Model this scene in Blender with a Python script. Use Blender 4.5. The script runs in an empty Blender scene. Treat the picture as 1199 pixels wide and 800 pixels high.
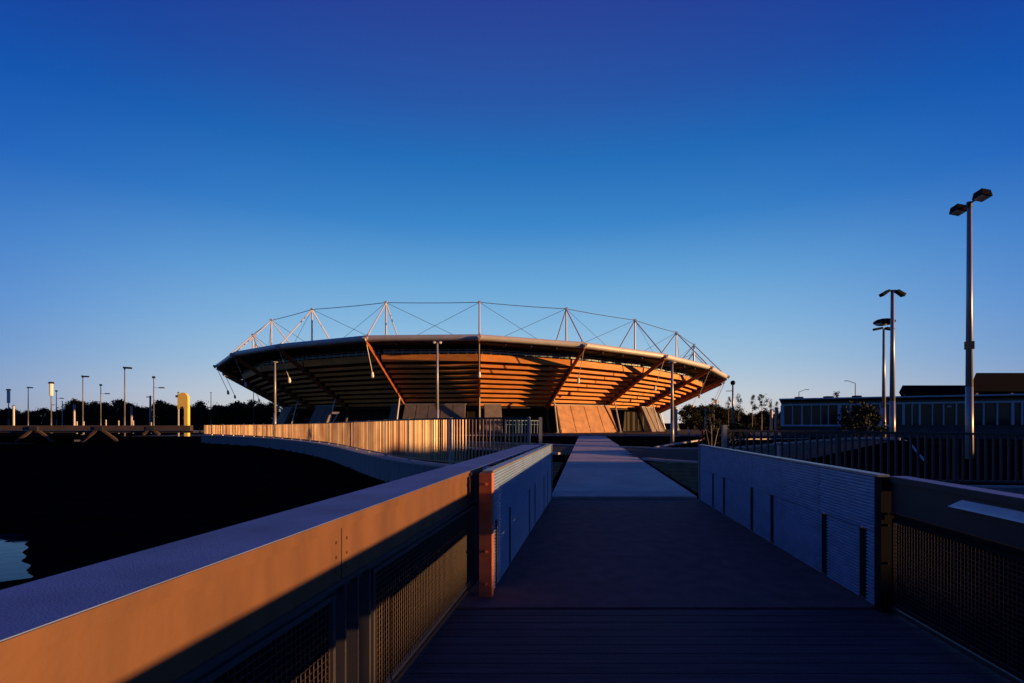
import bpy, math, random
from mathutils import Vector, Matrix
random.seed(7)
sc = bpy.context.scene
col = sc.collection
R = math.radians
F, CX, HY, EYE = 600.0, 599.5, 495.5, 1.6
def at(px, py, Y):                      # pixel of the photograph at depth Y -> point
    return Vector(((px-CX)/F*Y, Y, EYE+(HY-py)/F*Y))
def smooth(a, b, t):
    t = max(0, min(1, (t-a)/(b-a))); return t*t*(3-2*t)

# ---------------------------------------------------------------- materials
def mat(name, color, rough=.6, metal=0, spec=.5, var=.0, scale=3.0, bump=0.0, bscale=40, c2=None, streak=None, emit=0):
    m = bpy.data.materials.new(name); m.use_nodes = True
    nt = m.node_tree; b = nt.nodes['Principled BSDF']
    b.inputs['Roughness'].default_value = rough
    b.inputs['Metallic'].default_value = metal
    b.inputs['Specular IOR Level'].default_value = spec
    b.inputs['Base Color'].default_value = (*color, 1)
    tc = nt.nodes.new('ShaderNodeTexCoord')
    if var > 0:
        mp = nt.nodes.new('ShaderNodeMapping')
        if streak: mp.inputs['Scale'].default_value = streak
        nt.links.new(tc.outputs['Object'], mp.inputs[0])
        n = nt.nodes.new('ShaderNodeTexNoise'); n.inputs['Scale'].default_value = scale; n.inputs['Detail'].default_value = 6
        nt.links.new(mp.outputs[0], n.inputs['Vector'])
        r = nt.nodes.new('ShaderNodeValToRGB')
        r.color_ramp.elements[0].position = .3; r.color_ramp.elements[1].position = .7
        d = c2 or [c*(1-var) for c in color]
        r.color_ramp.elements[0].color = (*d, 1); r.color_ramp.elements[1].color = (*color, 1)
        nt.links.new(n.outputs[0], r.inputs[0]); nt.links.new(r.outputs[0], b.inputs['Base Color'])
    if bump > 0:
        n2 = nt.nodes.new('ShaderNodeTexNoise'); n2.inputs['Scale'].default_value = bscale; n2.inputs['Detail'].default_value = 4
        nt.links.new(tc.outputs['Object'], n2.inputs['Vector'])
        bp = nt.nodes.new('ShaderNodeBump'); bp.inputs['Strength'].default_value = bump; bp.inputs['Distance'].default_value = .02
        nt.links.new(n2.outputs[0], bp.inputs['Height']); nt.links.new(bp.outputs[0], b.inputs['Normal'])
    if emit:
        b.inputs['Emission Color'].default_value = (*color, 1); b.inputs['Emission Strength'].default_value = emit
    return m
M = dict(
 ground=mat('dark_turf', (.010,.009,.008), 1, var=.6, scale=1.2, bump=.8, bscale=8, spec=0),
 plaza=mat('plaza_paving', (.06,.058,.055), .85, var=.35, scale=.4, spec=.2),
 asphalt=mat('asphalt', (.035,.035,.037), .9, var=.3, scale=2, spec=.15),
 deck=mat('deck_surface', (.17,.105,.11), .85, var=.35, scale=5, bump=.35, bscale=120, spec=.25),
 plank=mat('deck_timber', (.085,.06,.08), .75, var=.5, scale=4, bump=.4, bscale=50, spec=.25, streak=(.3,6,1)),
 path=mat('path_concrete', (.74,.62,.50), .85, var=.25, scale=1.1, bump=.3, bscale=60, spec=.2),
 pathband=mat('path_band', (.55,.50,.44), .85, var=.25, scale=2.5, bump=.3, bscale=60, spec=.2),
 kerb=mat('kerb_concrete', (.5,.48,.45), .8, var=.3, scale=3),
 wallc=mat('wall_concrete', (.22,.23,.26), .85, var=.35, scale=2.2, streak=(3,3,.35), bump=.2),
 galv=mat('galvanised_steel', (.30,.31,.33), .38, metal=.35, var=.22, scale=9, bump=.1, bscale=30),
 poled=mat('far_pole_steel', (.16,.16,.17), .5, metal=.2),
 pole=mat('pole_steel', (.40,.38,.37), .4, metal=.25, var=.2, scale=3, streak=(1,1,.4)),
 beamtop=mat('beam_skylit_top', (.13,.20,.46), .65, var=.45, scale=2.2, bump=.12, bscale=160),  # blue skylight on the beam top put into the colour
 beam_shaded=mat('beam_shaded_side', (.016,.016,.028), .6, var=.3, scale=4),  # right parapet side, its shade put into the colour
 wing=mat('wing_wall_steel', (.24,.37,.58), .45, metal=.1, var=.25, scale=7, bump=.1, bscale=30),
 mesh_shaded=mat('wire_mesh_shaded', (.02,.02,.022), .6),  # mesh darkened to hold the shade of the right side
 beam=mat('beam_sunlit_side', (.155,.068,.026), .6, var=.35, scale=2.2, bump=.08, bscale=25, streak=(3,3,.6)),  # sunlit copy of the beam side, warm light put into the colour
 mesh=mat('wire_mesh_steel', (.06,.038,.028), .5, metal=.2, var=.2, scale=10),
 fence_shaded=mat('fence_shaded_steel', (.022,.026,.042), .6),  # right fence steel, its shade put into the colour
 dark=mat('dark_steel', (.035,.035,.04), .5, metal=.2),
 black=mat('black_paint_and_shade', (.010,.010,.013), .8, spec=.1),  # black paint, also painted shade on right parapet parts and slots
 lit_post=mat('sunlit_post_steel', (.55,.15,.06), .55, var=.3, scale=12),  # orange sunlight on the left end post put into the colour
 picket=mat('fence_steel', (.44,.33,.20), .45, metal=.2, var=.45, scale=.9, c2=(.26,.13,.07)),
 fascia=mat('roof_fascia_metal', (.66,.64,.63), .38, metal=.12, var=.15, scale=.6),
 frame=mat('mesh_frame_steel', (.07,.07,.08), .45, metal=.3),
 roof=mat('roof_sheet', (.45,.46,.48), .45, metal=.4),
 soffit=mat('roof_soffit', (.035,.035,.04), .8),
 tier=mat('tier_cladding', (.86,.335,.075), .6, var=.3, scale=.5, streak=(1,1,3)),
 tierback=mat('tier_recess_shade', (.20,.055,.02), .9),  # recess shade with orange bounce light put into the colour
 raker=mat('raker_paint', (.33,.095,.025), .5, var=.2, scale=2),
 mast=mat('mast_steel', (.55,.52,.48), .4, metal=.2),
 cable=mat('steel_cable', (.16,.18,.22), .4, metal=.6),
 panel=mat('base_panel_sunlit', (.62,.34,.18), .8, var=.35, scale=.8),  # orange sunlight put into the concrete colour
 panel_shaded=mat('base_panel_shaded', (.26,.22,.20), .8, var=.3, scale=.8),  # unlit copy of the same concrete, shade put into the colour
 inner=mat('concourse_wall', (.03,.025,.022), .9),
 glass=mat('dark_glass', (.012,.02,.026), .12, spec=.4),
 teal=mat('window_frame_blue', (.32,.50,.62), .5),
 bwall=mat('building_cladding', (.07,.08,.10), .7, var=.3, scale=1),
 broof=mat('building_roof_metal', (.007,.008,.012), .95, spec=.02),
 lens=mat('lamp_lens', (.7,.68,.6), .3),
 white=mat('white_paint', (.8,.78,.72), .5),
 yellow=mat('yellow_paint', (.95,.72,.16), .45, var=.15, scale=1),
 red=mat('red_paint', (.45,.05,.06), .5),
 leaf=mat('dark_leaves', (.035,.045,.022), .8, var=.5, scale=.7, spec=.15),
 leafr=mat('open_leaves', (.06,.07,.035), .8, var=.5, scale=.7, spec=.15),
 bark=mat('bark', (.12,.10,.08), .9, var=.4, scale=4),
 barkp=mat('pale_bark', (.45,.38,.30), .8, var=.4, scale=3),
 truss=mat('bridge_timber', (.09,.065,.055), .7, var=.3, scale=1),
 verge=mat('verge_grass', (.13,.12,.045), .95, var=.75, scale=2.5, bump=1.0, bscale=14, spec=.05),
 grass=mat('shade_bank_grass', (.10,.08,.04), .95, var=.5, scale=1.5, bump=1.0, bscale=12, spec=.1),
 pale_strip=mat('strip_plate', (.55,.55,.60), .45, metal=.2, var=.2, scale=9),
)
m = bpy.data.materials.new('water'); m.use_nodes = True; b = m.node_tree.nodes['Principled BSDF']
b.inputs['Base Color'].default_value = (.01,.015,.03,1); b.inputs['Roughness'].default_value = .06
b.inputs['IOR'].default_value = 1.15; b.inputs['Specular IOR Level'].default_value = .5
tc = m.node_tree.nodes.new('ShaderNodeTexCoord'); n = m.node_tree.nodes.new('ShaderNodeTexNoise'); n.inputs['Scale'].default_value = 2.5
bp = m.node_tree.nodes.new('ShaderNodeBump'); bp.inputs['Strength'].default_value = .12; bp.inputs['Distance'].default_value = .05
m.node_tree.links.new(tc.outputs['Object'], n.inputs['Vector']); m.node_tree.links.new(n.outputs[0], bp.inputs['Height']); m.node_tree.links.new(bp.outputs[0], b.inputs['Normal'])
M['water'] = m

# ---------------------------------------------------------------- mesh builder
class MB:
    def __init__(s): s.v = []; s.f = []
    def poly(s, pts):
        i = len(s.v); s.v += [tuple(p) for p in pts]; s.f.append(list(range(i, i+len(pts))))
    def grid(s, rows, close=False):      # rows of equal length
        i = len(s.v); n = len(rows[0])
        for r in rows: s.v += [tuple(p) for p in r]
        for a in range(len(rows)-1):
            for b in range(n-1 if not close else n):
                c = (b+1) % n
                s.f.append([i+a*n+b, i+a*n+c, i+(a+1)*n+c, i+(a+1)*n+b])
    def hexa(s, lo, hi):                 # two quads
        i = len(s.v); s.v += [tuple(p) for p in lo]+[tuple(p) for p in hi]
        n = len(lo)
        s.f.append([i+k for k in range(n)][::-1]); s.f.append([i+n+k for k in range(n)])
        for k in range(n):
            k2 = (k+1) % n; s.f.append([i+k, i+k2, i+n+k2, i+n+k])
    def box(s, c, sx, sy, sz, ax=(1,0,0), ay=(0,1,0), az=(0,0,1)):
        c = Vector(c); X = Vector(ax).normalized()*sx/2; Y = Vector(ay).normalized()*sy/2; Z = Vector(az).normalized()*sz/2
        s.hexa([c-X-Y-Z, c+X-Y-Z, c+X+Y-Z, c-X+Y-Z], [c-X-Y+Z, c+X-Y+Z, c+X+Y+Z, c-X+Y+Z])
    def bar(s, a, b, w, h, up=(0,0,1), w2=None, h2=None):
        a = Vector(a); b = Vector(b); d = (b-a).normalized(); u = Vector(up)
        side = d.cross(u)
        if side.length < 1e-4: side = d.cross(Vector((0,1,0)))
        side.normalize(); u = side.cross(d).normalized(); w2 = w if w2 is None else w2; h2 = h if h2 is None else h2
        q = lambda p, w, h: [p-side*w/2-u*h/2, p+side*w/2-u*h/2, p+side*w/2+u*h/2, p-side*w/2+u*h/2]
        s.hexa(q(a, w, h), q(b, w2, h2))
    def tube(s, a, b, r, r2=None, n=8):
        a = Vector(a); b = Vector(b); d = (b-a).normalized(); r2 = r if r2 is None else r2
        u = d.cross(Vector((0,0,1)))
        if u.length < 1e-3: u = Vector((1,0,0))
        u.normalize(); w = d.cross(u)
        ring = lambda p, r: [p+(u*math.cos(2*math.pi*k/n)+w*math.sin(2*math.pi*k/n))*r for k in range(n)]
        s.hexa(ring(a, r), ring(b, r2))
    def ball(s, c, r, n=8, sz=1):
        c = Vector(c); rows = []
        for i in range(n+1):
            t = math.pi*i/n
            rows.append([c+Vector((math.sin(t)*math.cos(2*math.pi*k/n)*r, math.sin(t)*math.sin(2*math.pi*k/n)*r, -math.cos(t)*r*sz)) for k in range(n)])
        s.grid(rows, True)
    def mesh(s, name):
        me = bpy.data.meshes.new(name); me.from_pydata([tuple(p) for p in s.v], [], s.f); me.update(); return me
    def build(s, name, m, parent=None, origin=None, smooth=False):
        if origin is not None:
            o0 = Vector(origin); s.v = [tuple(Vector(p)-o0) for p in s.v]
        me = s.mesh(name); me.materials.append(M[m] if isinstance(m, str) else m)
        import bmesh
        bm = bmesh.new(); bm.from_mesh(me); bmesh.ops.recalc_face_normals(bm, faces=bm.faces); bm.to_mesh(me); bm.free()
        if smooth:
            for p in me.polygons: p.use_smooth = True
        o = bpy.data.objects.new(name, me); col.objects.link(o)
        if origin is not None: o.location = o0
        if parent: o.parent = parent
        return o
def tag(o, label=None, cat=None, group=None, kind=None):
    if label: o['label'] = label
    if cat: o['category'] = cat
    if group: o['group'] = group
    if kind: o['kind'] = kind
    return o
def empty(name, loc=(0,0,0), rz=0):
    o = bpy.data.objects.new(name, None); col.objects.link(o); o.location = loc; o.rotation_euler = (0,0,rz)
    o.empty_display_size = .3; return o
def copy_tree(o, parent=None):
    c = o.copy(); col.objects.link(c); c.parent = parent
    for ch in [x for x in list(sc.objects) if x.parent == o]: copy_tree(ch, c)
    return c

# ---------------------------------------------------------------- terrain
LW = [(-90,64),(-60,61),(-34.9,56),(-25.5,48.6),(-18.3,41),(-12.1,32.5),(-9.1,27.4),(-6.6,22.6),(-4.6,19),(-3.3,16.9),(-2.2,15.5),(-1.0,14.6),(.95,14.0)]
# smooth the curve once
def chaikin(p):
    q = [p[0]]
    for a, b in zip(p, p[1:]):
        q.append((a[0]*.75+b[0]*.25, a[1]*.75+b[1]*.25)); q.append((a[0]*.25+b[0]*.75, a[1]*.25+b[1]*.75))
    return q+[p[-1]]
LWs = chaikin(LW)
RW = [(4.6,11.0),(7.5,10.9),(10.8,10.6),(16,10.2),(30,9.6),(70,8)]
PIT = LWs+[(1.05,11.0),(4.3,10.75)]+RW+[(70,-60),(-200,-60),(-200,70)]
SEG = list(zip(PIT, PIT[1:]+PIT[:1]))
EDGE = SEG[:len(LWs)+1+len(RW)]
def inside(x, y):
    c = False
    for (x1,y1),(x2,y2) in SEG:
        if (y1 > y) != (y2 > y) and x < (x2-x1)*(y-y1)/(y2-y1)+x1: c = not c
    return c
def dist(x, y):
    best = 1e9
    for (x1,y1),(x2,y2) in EDGE:
        dx, dy = x2-x1, y2-y1; t = max(0, min(1, ((x-x1)*dx+(y-y1)*dy)/(dx*dx+dy*dy)))
        d = math.hypot(x-x1-t*dx, y-y1-t*dy)
        if d < best: best = d
    return best
def plateau(y): return -.5*smooth(58, 84, y)
POND = [(-60,17.5),(-15.9,16.7),(-10.75,11.4),(-11.3,10.8),(-40,9.0),(-70,9)]
def inpond(x, y):
    c = False
    for (x1,y1),(x2,y2) in zip(POND, POND[1:]+POND[:1]):
        if (y1 > y) != (y2 > y) and x < (x2-x1)*(y-y1)/(y2-y1)+x1: c = not c
    return c
def dseg(x, y, x1, y1, x2, y2):
    dx, dy = x2-x1, y2-y1; t = max(0, min(1, ((x-x1)*dx+(y-y1)*dy)/(dx*dx+dy*dy)))
    return math.hypot(x-x1-t*dx, y-y1-t*dy)
def hg(x, y):
    if inside(x, y):
        d = dist(x, y)
        z = -.5*smooth(0,.03,d)-1.2*smooth(.4,7,d)
        z += .06*math.sin(x*.9+y*.4)*math.sin(y*.7-x*.3)*smooth(1,3,d)
        if x < -5:
            dd = min(dseg(x, y, *POND[k], *POND[(k+1) % 6]) for k in range(6)); dd = dd if inpond(x, y) else -dd
            dd += .05*math.sin(x*3.1+y)+.06*math.sin(y*5.3-x*1.7)
            zp = -2.0-.5*min(1, dd/.9)
            z = zp if dd > -.3 else max(z, -1.83)
        return z
    z = plateau(y)
    # low grass bank right of the walk
    z += .85*math.exp(-((x-17-(24-y)*.5)/3.0)**2-((y-24)/5.5)**2)
    z += .015*math.sin(x*1.7+y*.9)*math.sin(y*1.3)
    return z
def axis(pts):
    out = [pts[0][0]]
    for (a, b, st) in pts:
        n = max(1, int(round((b-a)/st))); out += [a+(b-a)*(k+1)/n for k in range(n)]
    return out
xs = axis([(-3000,-400,400),(-400,-80,20),(-80,-42,2),(-42,6,.28),(6,30,.5),(30,80,2.5),(80,400,20),(400,3000,400)])
ys = axis([(-200,-20,20),(-20,6,2),(6,9,.4),(9,36,.25),(36,62,.3),(62,100,2.5),(100,400,20),(400,6000,560)])
g = MB(); g.grid([[(x, y, hg(x, y)) for x in xs] for y in ys])
tag(g.build('ground', 'ground', smooth=True), kind='structure')
w = MB(); w.poly([(x, y, -2.0) for x, y in [(-80,19),(-15.0,18.6),(-9.6,11.0),(-10.4,9.5),(-40,8),(-80,8)]])
tag(w.build('water', 'water'), kind='structure')

# bridge axes ---------------------------------------------------
def PLx(Y): return -.2+.1706*(Y-4.69)        # face of left wing wall
def PRx(Y): return 3.13+.119*(Y-4.37)        # face of right wing wall
def BLx(Y): return -1.23+.174*Y              # inner face of left parapet beam
def BRx(Y): return 2.61+.119*Y+.05
dk = MB()
dk.hexa([(BLx(4.45)-.1,4.45,-.35),(BRx(4.45)+.1,4.45,-.35),(PRx(10.8)+.1,10.8,-.35),(PLx(10.8)-.1,10.8,-.35)],
        [(BLx(4.45)-.1,4.45,0),(BRx(4.45)+.1,4.45,0),(PRx(10.8)+.1,10.8,0),(PLx(10.8)-.1,10.8,0)])
tag(dk.build('bridge_deck', 'deck'), kind='structure')
dp = MB(); Y = -4.0
while Y < 4.36:
    dp.hexa([(BLx(Y)-.1,Y,-.06),(BRx(Y)+.1,Y,-.06),(BRx(Y)+.1,Y+.132,-.06),(BLx(Y)-.1,Y+.132,-.06)],
            [(BLx(Y)-.1,Y,0.0),(BRx(Y)+.1,Y,0.0),(BRx(Y)+.1,Y+.132,0.0),(BLx(Y)-.1,Y+.132,0.0)]); Y += .14
dp.hexa([(BLx(-4)-.1,-4,-.4),(BRx(-4)+.1,-4,-.4),(BRx(4.4)+.1,4.4,-.4),(BLx(4.4)-.1,4.4,-.4)],
        [(BLx(-4)-.1,-4,-.08),(BRx(-4)+.1,-4,-.08),(BRx(4.4)+.1,4.4,-.08),(BLx(4.4)-.1,4.4,-.08)])
tag(dp.build('timber_deck', 'plank'), kind='structure')
def PX0(Y): return .82+.1425*(Y-10.8)
def PX1(Y): return 3.90+.1425*(Y-10.8)
pth = MB(); bnd = MB(); Y = 10.83; k = 0
while Y < 74:
    L = .9 if k == 0 else (1.18 if Y < 74 else 1)
    tgt = bnd if (k == 0 or k % 8 in (6,7)) else pth
    z0, z1 = plateau(Y)+.05, plateau(Y+L)+.05
    e = .008
    tgt.hexa([(PX0(Y),Y,z0-.3),(PX1(Y),Y,z0-.3),(PX1(Y+L),Y+L-e,z1-.3),(PX0(Y+L),Y+L-e,z1-.3)],
             [(PX0(Y),Y,z0),(PX1(Y),Y,z0),(PX1(Y+L),Y+L-e,z1),(PX0(Y+L),Y+L-e,z1)]); Y += L; k += 1
tag(pth.build('path', 'path'), kind='structure'); tag(bnd.build('path_threshold', 'pathband'), kind='structure')
# plaza sheet & kerb
pz = MB(); pz.grid([[(x, y, plateau(y)+(.03 if y < 84 else .035)) for x in (-60,-30,0,6,12,30,60)] for y in (76,78,80,84,90,100,120,165)])
tag(pz.build('plaza', 'plaza'), kind='structure')
kb = MB(); kb.hexa([(-45,82.6,-.7),(48,82.6,-.7),(48,83.0,-.7),(-45,83.0,-.7)],[(-45,82.6,-.28),(48,82.6,-.28),(48,83.0,-.28),(-45,83.0,-.28)])
tag(kb.build('plaza_kerb', 'kerb'), kind='structure')
# service road that crosses the walk obliquely, with kerbs either side
def road(points_a, points_b, name):
    r = MB(); n = 24; ra = []; rb = []
    for i in range(n+1):
        t = i/n
        a = Vector(points_a[0]).lerp(Vector(points_a[1]), t); b = Vector(points_b[0]).lerp(Vector(points_b[1]), t)
        ra.append((a.x, a.y, hg(a.x, a.y)+.02)); rb.append((b.x, b.y, hg(b.x, b.y)+.02))
    r.grid([ra, rb]); tag(r.build(name, 'asphalt'), kind='structure')
def kerbline(p, q, name='kerb', w=.16, h=.11, skip=None):
    r = MB(); p = Vector(p); q = Vector(q); n = max(2, int((q-p).length/1.2)); d = (q-p).normalized()
    for i in range(n):
        a = p.lerp(q, i/n); c = p.lerp(q, (i+1)/n)-d*.02
        mid = (a+c)/2
        if skip and skip(mid.x, mid.y): continue
        za, zc = hg(a.x, a.y), hg(c.x, c.y)
        s = Vector((-d.y, d.x))*w/2
        r.hexa([(a.x-s.x,a.y-s.y,za-.1),(a.x+s.x,a.y+s.y,za-.1),(c.x+s.x,c.y+s.y,zc-.1),(c.x-s.x,c.y-s.y,zc-.1)],
               [(a.x-s.x,a.y-s.y,za+h),(a.x+s.x,a.y+s.y,za+h),(c.x+s.x,c.y+s.y,zc+h),(c.x-s.x,c.y-s.y,zc+h)])
    tag(r.build(name, 'kerb'), kind='structure')
for sgn in (-1, 1):
    vg = MB(); rws = []
    for i in range(13):
        y = 11.6+i*.75; rws.append([((PX0(y)-.15-j*.5) if sgn < 0 else (PX1(y)+.15+j*.75),) for j in range(9)]); rws[-1] = [(a[0], y, hg(a[0], y)+.03) for a in rws[-1]]
        if sgn < 0: rws[-1] = [(max(a[0], -.6+.0*y), y, .03) if y > 14.8 else (max(a[0], 1.05), y, .03) for a in rws[-1]]
    vg.grid(rws); tag(vg.build('grass_verge', 'verge'), kind='structure')
onpath = lambda x, y: PX0(y)-.3 < x < PX1(y)+.3
kerbline((-9,38.9),(8.9,18.3), skip=onpath); kerbline((-5.5,44.3),(17.6,23.2), skip=onpath)
road(((-8.9,38.9),(9.1,18.2)), ((-5.6,44.3),(17.5,23.2)), 'road')
kerbline((9.1,32.5),(17.2,46.8)); kerbline((19.1,25.6),(15.7,19.4),w=.07,h=.03); kerbline((17.2,46.8),(30,52))

bk = MB(); rows = []
for i in range(40):
    y = -30+i*1.7; rows.append([(43+2*math.sin(y*.1)+o, y, z*(.95+.22*smooth(-4.0,-1.5,y)+.18*smooth(1.2,2.6,y)-.57*smooth(7,13,y))*(1+.03*math.sin(y*.8))*smooth(-30,-24,y)*(1-smooth(32,36.5,y))+.02) for o, z in ((-5,0),(-3,1.2),(-1,2.35),(.5,2.75),(3,2.7),(6,0))])
bk.grid(rows); tag(bk.build('shade_bank', 'grass'), kind='structure')  # added unseen bank, its height shaped to cast shade
# ---------------------------------------------------------------- left retaining wall + curved picket fence
def resample(pl, step):
    out = []; acc = 0
    for a, b in zip(pl, pl[1:]):
        a = Vector(a); b = Vector(b); L = (b-a).length; t = acc
        while t < L: out.append((a+(b-a)*t/L, (b-a)/L)); t += step
        acc = t-L
    return out
def wall_strip(pl, z0, z1, w, name):
    r = MB(); pts = [Vector(p) for p in pl]; rows = []
    for i, p in enumerate(pts):
        d = (pts[min(i+1, len(pts)-1)]-pts[max(i-1, 0)]).normalized(); s = Vector((-d.y, d.x))*w/2
        rows.append([(p.x-s.x,p.y-s.y,z0),(p.x+s.x,p.y+s.y,z0),(p.x+s.x,p.y+s.y,z1),(p.x-s.x,p.y-s.y,z1)])
    r.grid(rows, True); r.poly(rows[0]); r.poly(rows[-1]); return r
vis = [p for p in LWs if p[0] > -38]+[]
t = empty('retaining_wall', (-3,16.5,0)); tag(t, 'long curved concrete retaining wall under the sunlit picket fence', 'wall')
wb = wall_strip(vis, -1.6, .30, .56, 'w').build('wall', 'wallc', t, None); wb.matrix_parent_inverse = Matrix.Translation(-t.location)
cp = wall_strip(vis, .302, .345, .62, 'c').build('coping', 'kerb', t, None); cp.matrix_parent_inverse = Matrix.Translation(-t.location)
def fix(o, t): o.matrix_parent_inverse = (Matrix.Translation(t.location)@Matrix.Rotation(t.rotation_euler.z,4,'Z')).inverted(); return o
def picket_fence(pl, label, ztop, zbot, spacing, post_every, loc, endpost=None, pw=.03, pd=.05, group=None, mt='picket', pm='galv'):
    t = empty('picket_fence', loc); tag(t, label, 'fence')
    pts = resample(pl, spacing); cur = MB(); n = 0; rail = []
    for i, (p, d) in enumerate(pts):
        zt = ztop(p)
        if i % post_every == 0:
            mb = MB(); mb.box((p.x, p.y, (zbot+zt+.03)/2), .07, .09, zt+.03-zbot, (d.x,d.y,0), (-d.y,d.x,0)); fix(mb.build('post', pm, t), t)
            if cur.v: fix(cur.build('picket_panel', mt, t), t); cur = MB()
        else:
            tw = random.choice((0, 0, .12, -.15, .3, -.3, .5)) if mt == 'picket' else 0
            e = Vector((d.x*math.cos(tw)-d.y*math.sin(tw), d.x*math.sin(tw)+d.y*math.cos(tw)))
            cur.box((p.x, p.y, (zbot+.06+zt)/2), pw, pd, zt-.02-zbot-.06, (e.x,e.y,0), (-e.y,e.x,0))
        rail.append((p, d, zt))
    if cur.v: fix(cur.build('picket_panel', mt, t), t)
    for nm, off, hh in (('top_rail', 0, .05), ('bottom_rail', None, .04)):
        rows = []
        for p, d, zt in rail[::3]+[rail[-1]]:
            z = zt if off == 0 else zbot+.08; s = Vector((-d.y, d.x))*.035
            rows.append([(p.x-s.x,p.y-s.y,z-hh/2),(p.x+s.x,p.y+s.y,z-hh/2),(p.x+s.x,p.y+s.y,z+hh/2),(p.x-s.x,p.y-s.y,z+hh/2)])
        r = MB(); r.grid(rows, True); r.poly(rows[0]); r.poly(rows[-1]); fix(r.build(nm, 'dark' if off == 0 else mt, t), t)
    if endpost:
        p, zt = endpost; mb = MB(); mb.box((p[0], p[1], (zbot+zt)/2), .09, .09, zt-zbot); fix(mb.build('end_post', 'galv', t), t)
    return t
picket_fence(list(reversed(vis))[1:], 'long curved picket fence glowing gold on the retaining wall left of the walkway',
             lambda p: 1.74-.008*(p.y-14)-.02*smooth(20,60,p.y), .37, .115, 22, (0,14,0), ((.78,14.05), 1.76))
# right side
t = empty('retaining_wall', (10.8,10.6,0)); tag(t, 'dark straight retaining wall under the unlit picket fence on the right', 'wall')
fix(wall_strip(RW, -1.6, .28, .5, 'w').build('wall', 'wallc', t), t)
picket_fence(RW, 'dark picket fence running right from the end of the right wing wall', lambda p: 1.435-.012*(p.x-4.6), .3, .147, 16, (8,10.9,0), ((4.56,11.0), 1.56), mt='fence_shaded', pm='fence_shaded')

# ---------------------------------------------------------------- wing walls (louvred panels)
def wing_wall(side, label, Y0, Y1, px, slots, post_mat):
    s = -1 if side == 'l' else 1
    t = empty('wing_wall', (px((Y0+Y1)/2), (Y0+Y1)/2, 0)); tag(t, label, 'bridge wall')
    n = 6; H = 1.16; th = .075
    d = Vector((px(Y1)-px(Y0), Y1-Y0)).normalized(); nrm = Vector((d.y, -d.x))*(1 if side == 'l' else -1)   # toward walkway
    def P(Y, off, z): return (px(Y)+nrm.x*off, Y+nrm.y*off, z)
    for k in range(n):
        a = Y0+.06+(Y1-Y0-.06)*k/n; b = Y0+.06+(Y1-Y0-.06)*(k+1)/n-.012
        sl = [q for q in slots if a-.02 < q < b+.02]
        mb = MB()
        # corrugated horizontal ribs; cut by slots in the lower half
        def strip(a, b, z0, z1):
            rows = []; z = z0
            prof = []
            while z < z1-.001:
                z2 = min(z+.030, z1)
                prof += [(0.0, z), (.018, z+(z2-z)*.15), (.018, z+(z2-z)*.55), (0.0, z+(z2-z)*.80)]
                z = z2
            prof.append((0.0, z1))
            A = [P(a, o-.018, z) for o, z in prof]; B = [P(b, o-.018, z) for o, z in prof]
            mb.grid([A, B])
            mb.poly([P(a,-th,z0), P(b,-th,z0), P(b,-th,z1), P(a,-th,z1)])
            for e in (a, b): mb.poly([P(e,-th,z0), P(e,-.013,z0), P(e,-.013,z1), P(e,-th,z1)])
            for z in (z0, z1): mb.poly([P(a,-th,z), P(b,-th,z), P(b,-.013,z), P(a,-.013,z)])
        strip(a, b, .66, H-.02)
        c = a
        for q in sl:
            if q-.055 > c+.01: strip(c, q-.055, .02, .66)
            c = q+.055
        if c < b: strip(c, b, .02, .66)
        fix(mb.build('louvre_panel', 'wing', t), t)
        mj = MB(); mj.box(P(b+.006, -th/2-.01, H/2), .012, th*.8, H-.04, (d.x,d.y,0), (nrm.x,nrm.y,0)); fix(mj.build('joint_strip', 'dark', t), t)
    for q in slots:
        mb = MB(); mb.box(P(q, -.035, .345), .107, .06, .61, (d.x,d.y,0), (nrm.x,nrm.y,0))
        fix(mb.build('slot', 'black', t), t)  # black filler stands in for the shade inside the opening
    mb = MB(); mb.hexa([P(Y0,-th-.01,H-.018),P(Y0,.012,H-.018),P(Y1,.012,H-.018),P(Y1,-th-.01,H-.018)],[P(Y0,-th-.01,H),P(Y0,.012,H),P(Y1,.012,H),P(Y1,-th-.01,H)])
    fix(mb.build('cap_rail', 'galv', t), t)
    mb = MB(); mb.hexa([P(Y0-.05,-th-.03,0),P(Y0-.05,.012,0),P(Y0+.045,.012,0),P(Y0+.045,-th-.03,0)],[P(Y0-.05,-th-.03,H-.02),P(Y0-.05,.012,H-.02),P(Y0+.045,.012,H-.02),P(Y0+.045,-th-.03,H-.02)])
    for z in (.12,.42,.74,1.04): mb.box(P(Y0-.055, -th/2, z), .02, .02, .02)
    fix(mb.build('end_post', post_mat, t), t)
    mb = MB(); mb.hexa([P(Y1,-th-.02,0),P(Y1,.012,0),P(Y1+.05,.012,0),P(Y1+.05,-th-.02,0)],[P(Y1,-th-.02,H),P(Y1,.012,H),P(Y1+.05,.012,H),P(Y1+.05,-th-.02,H)])
    fix(mb.build('far_post', 'galv', t), t)
wing_wall('l', 'ribbed steel wing wall on the left with a sunlit top edge and orange end post', 4.75, 10.7, PLx, [4.98,5.75,7.35,8.0,9.3,9.95], 'lit_post')
wing_wall('r', 'ribbed steel wing wall on the right, all in blue shade', 4.37, 10.55, PRx, [4.62,5.33,6.73,7.49,8.87,9.57], 'black')  # near end post blackened to stand for shade

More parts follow.
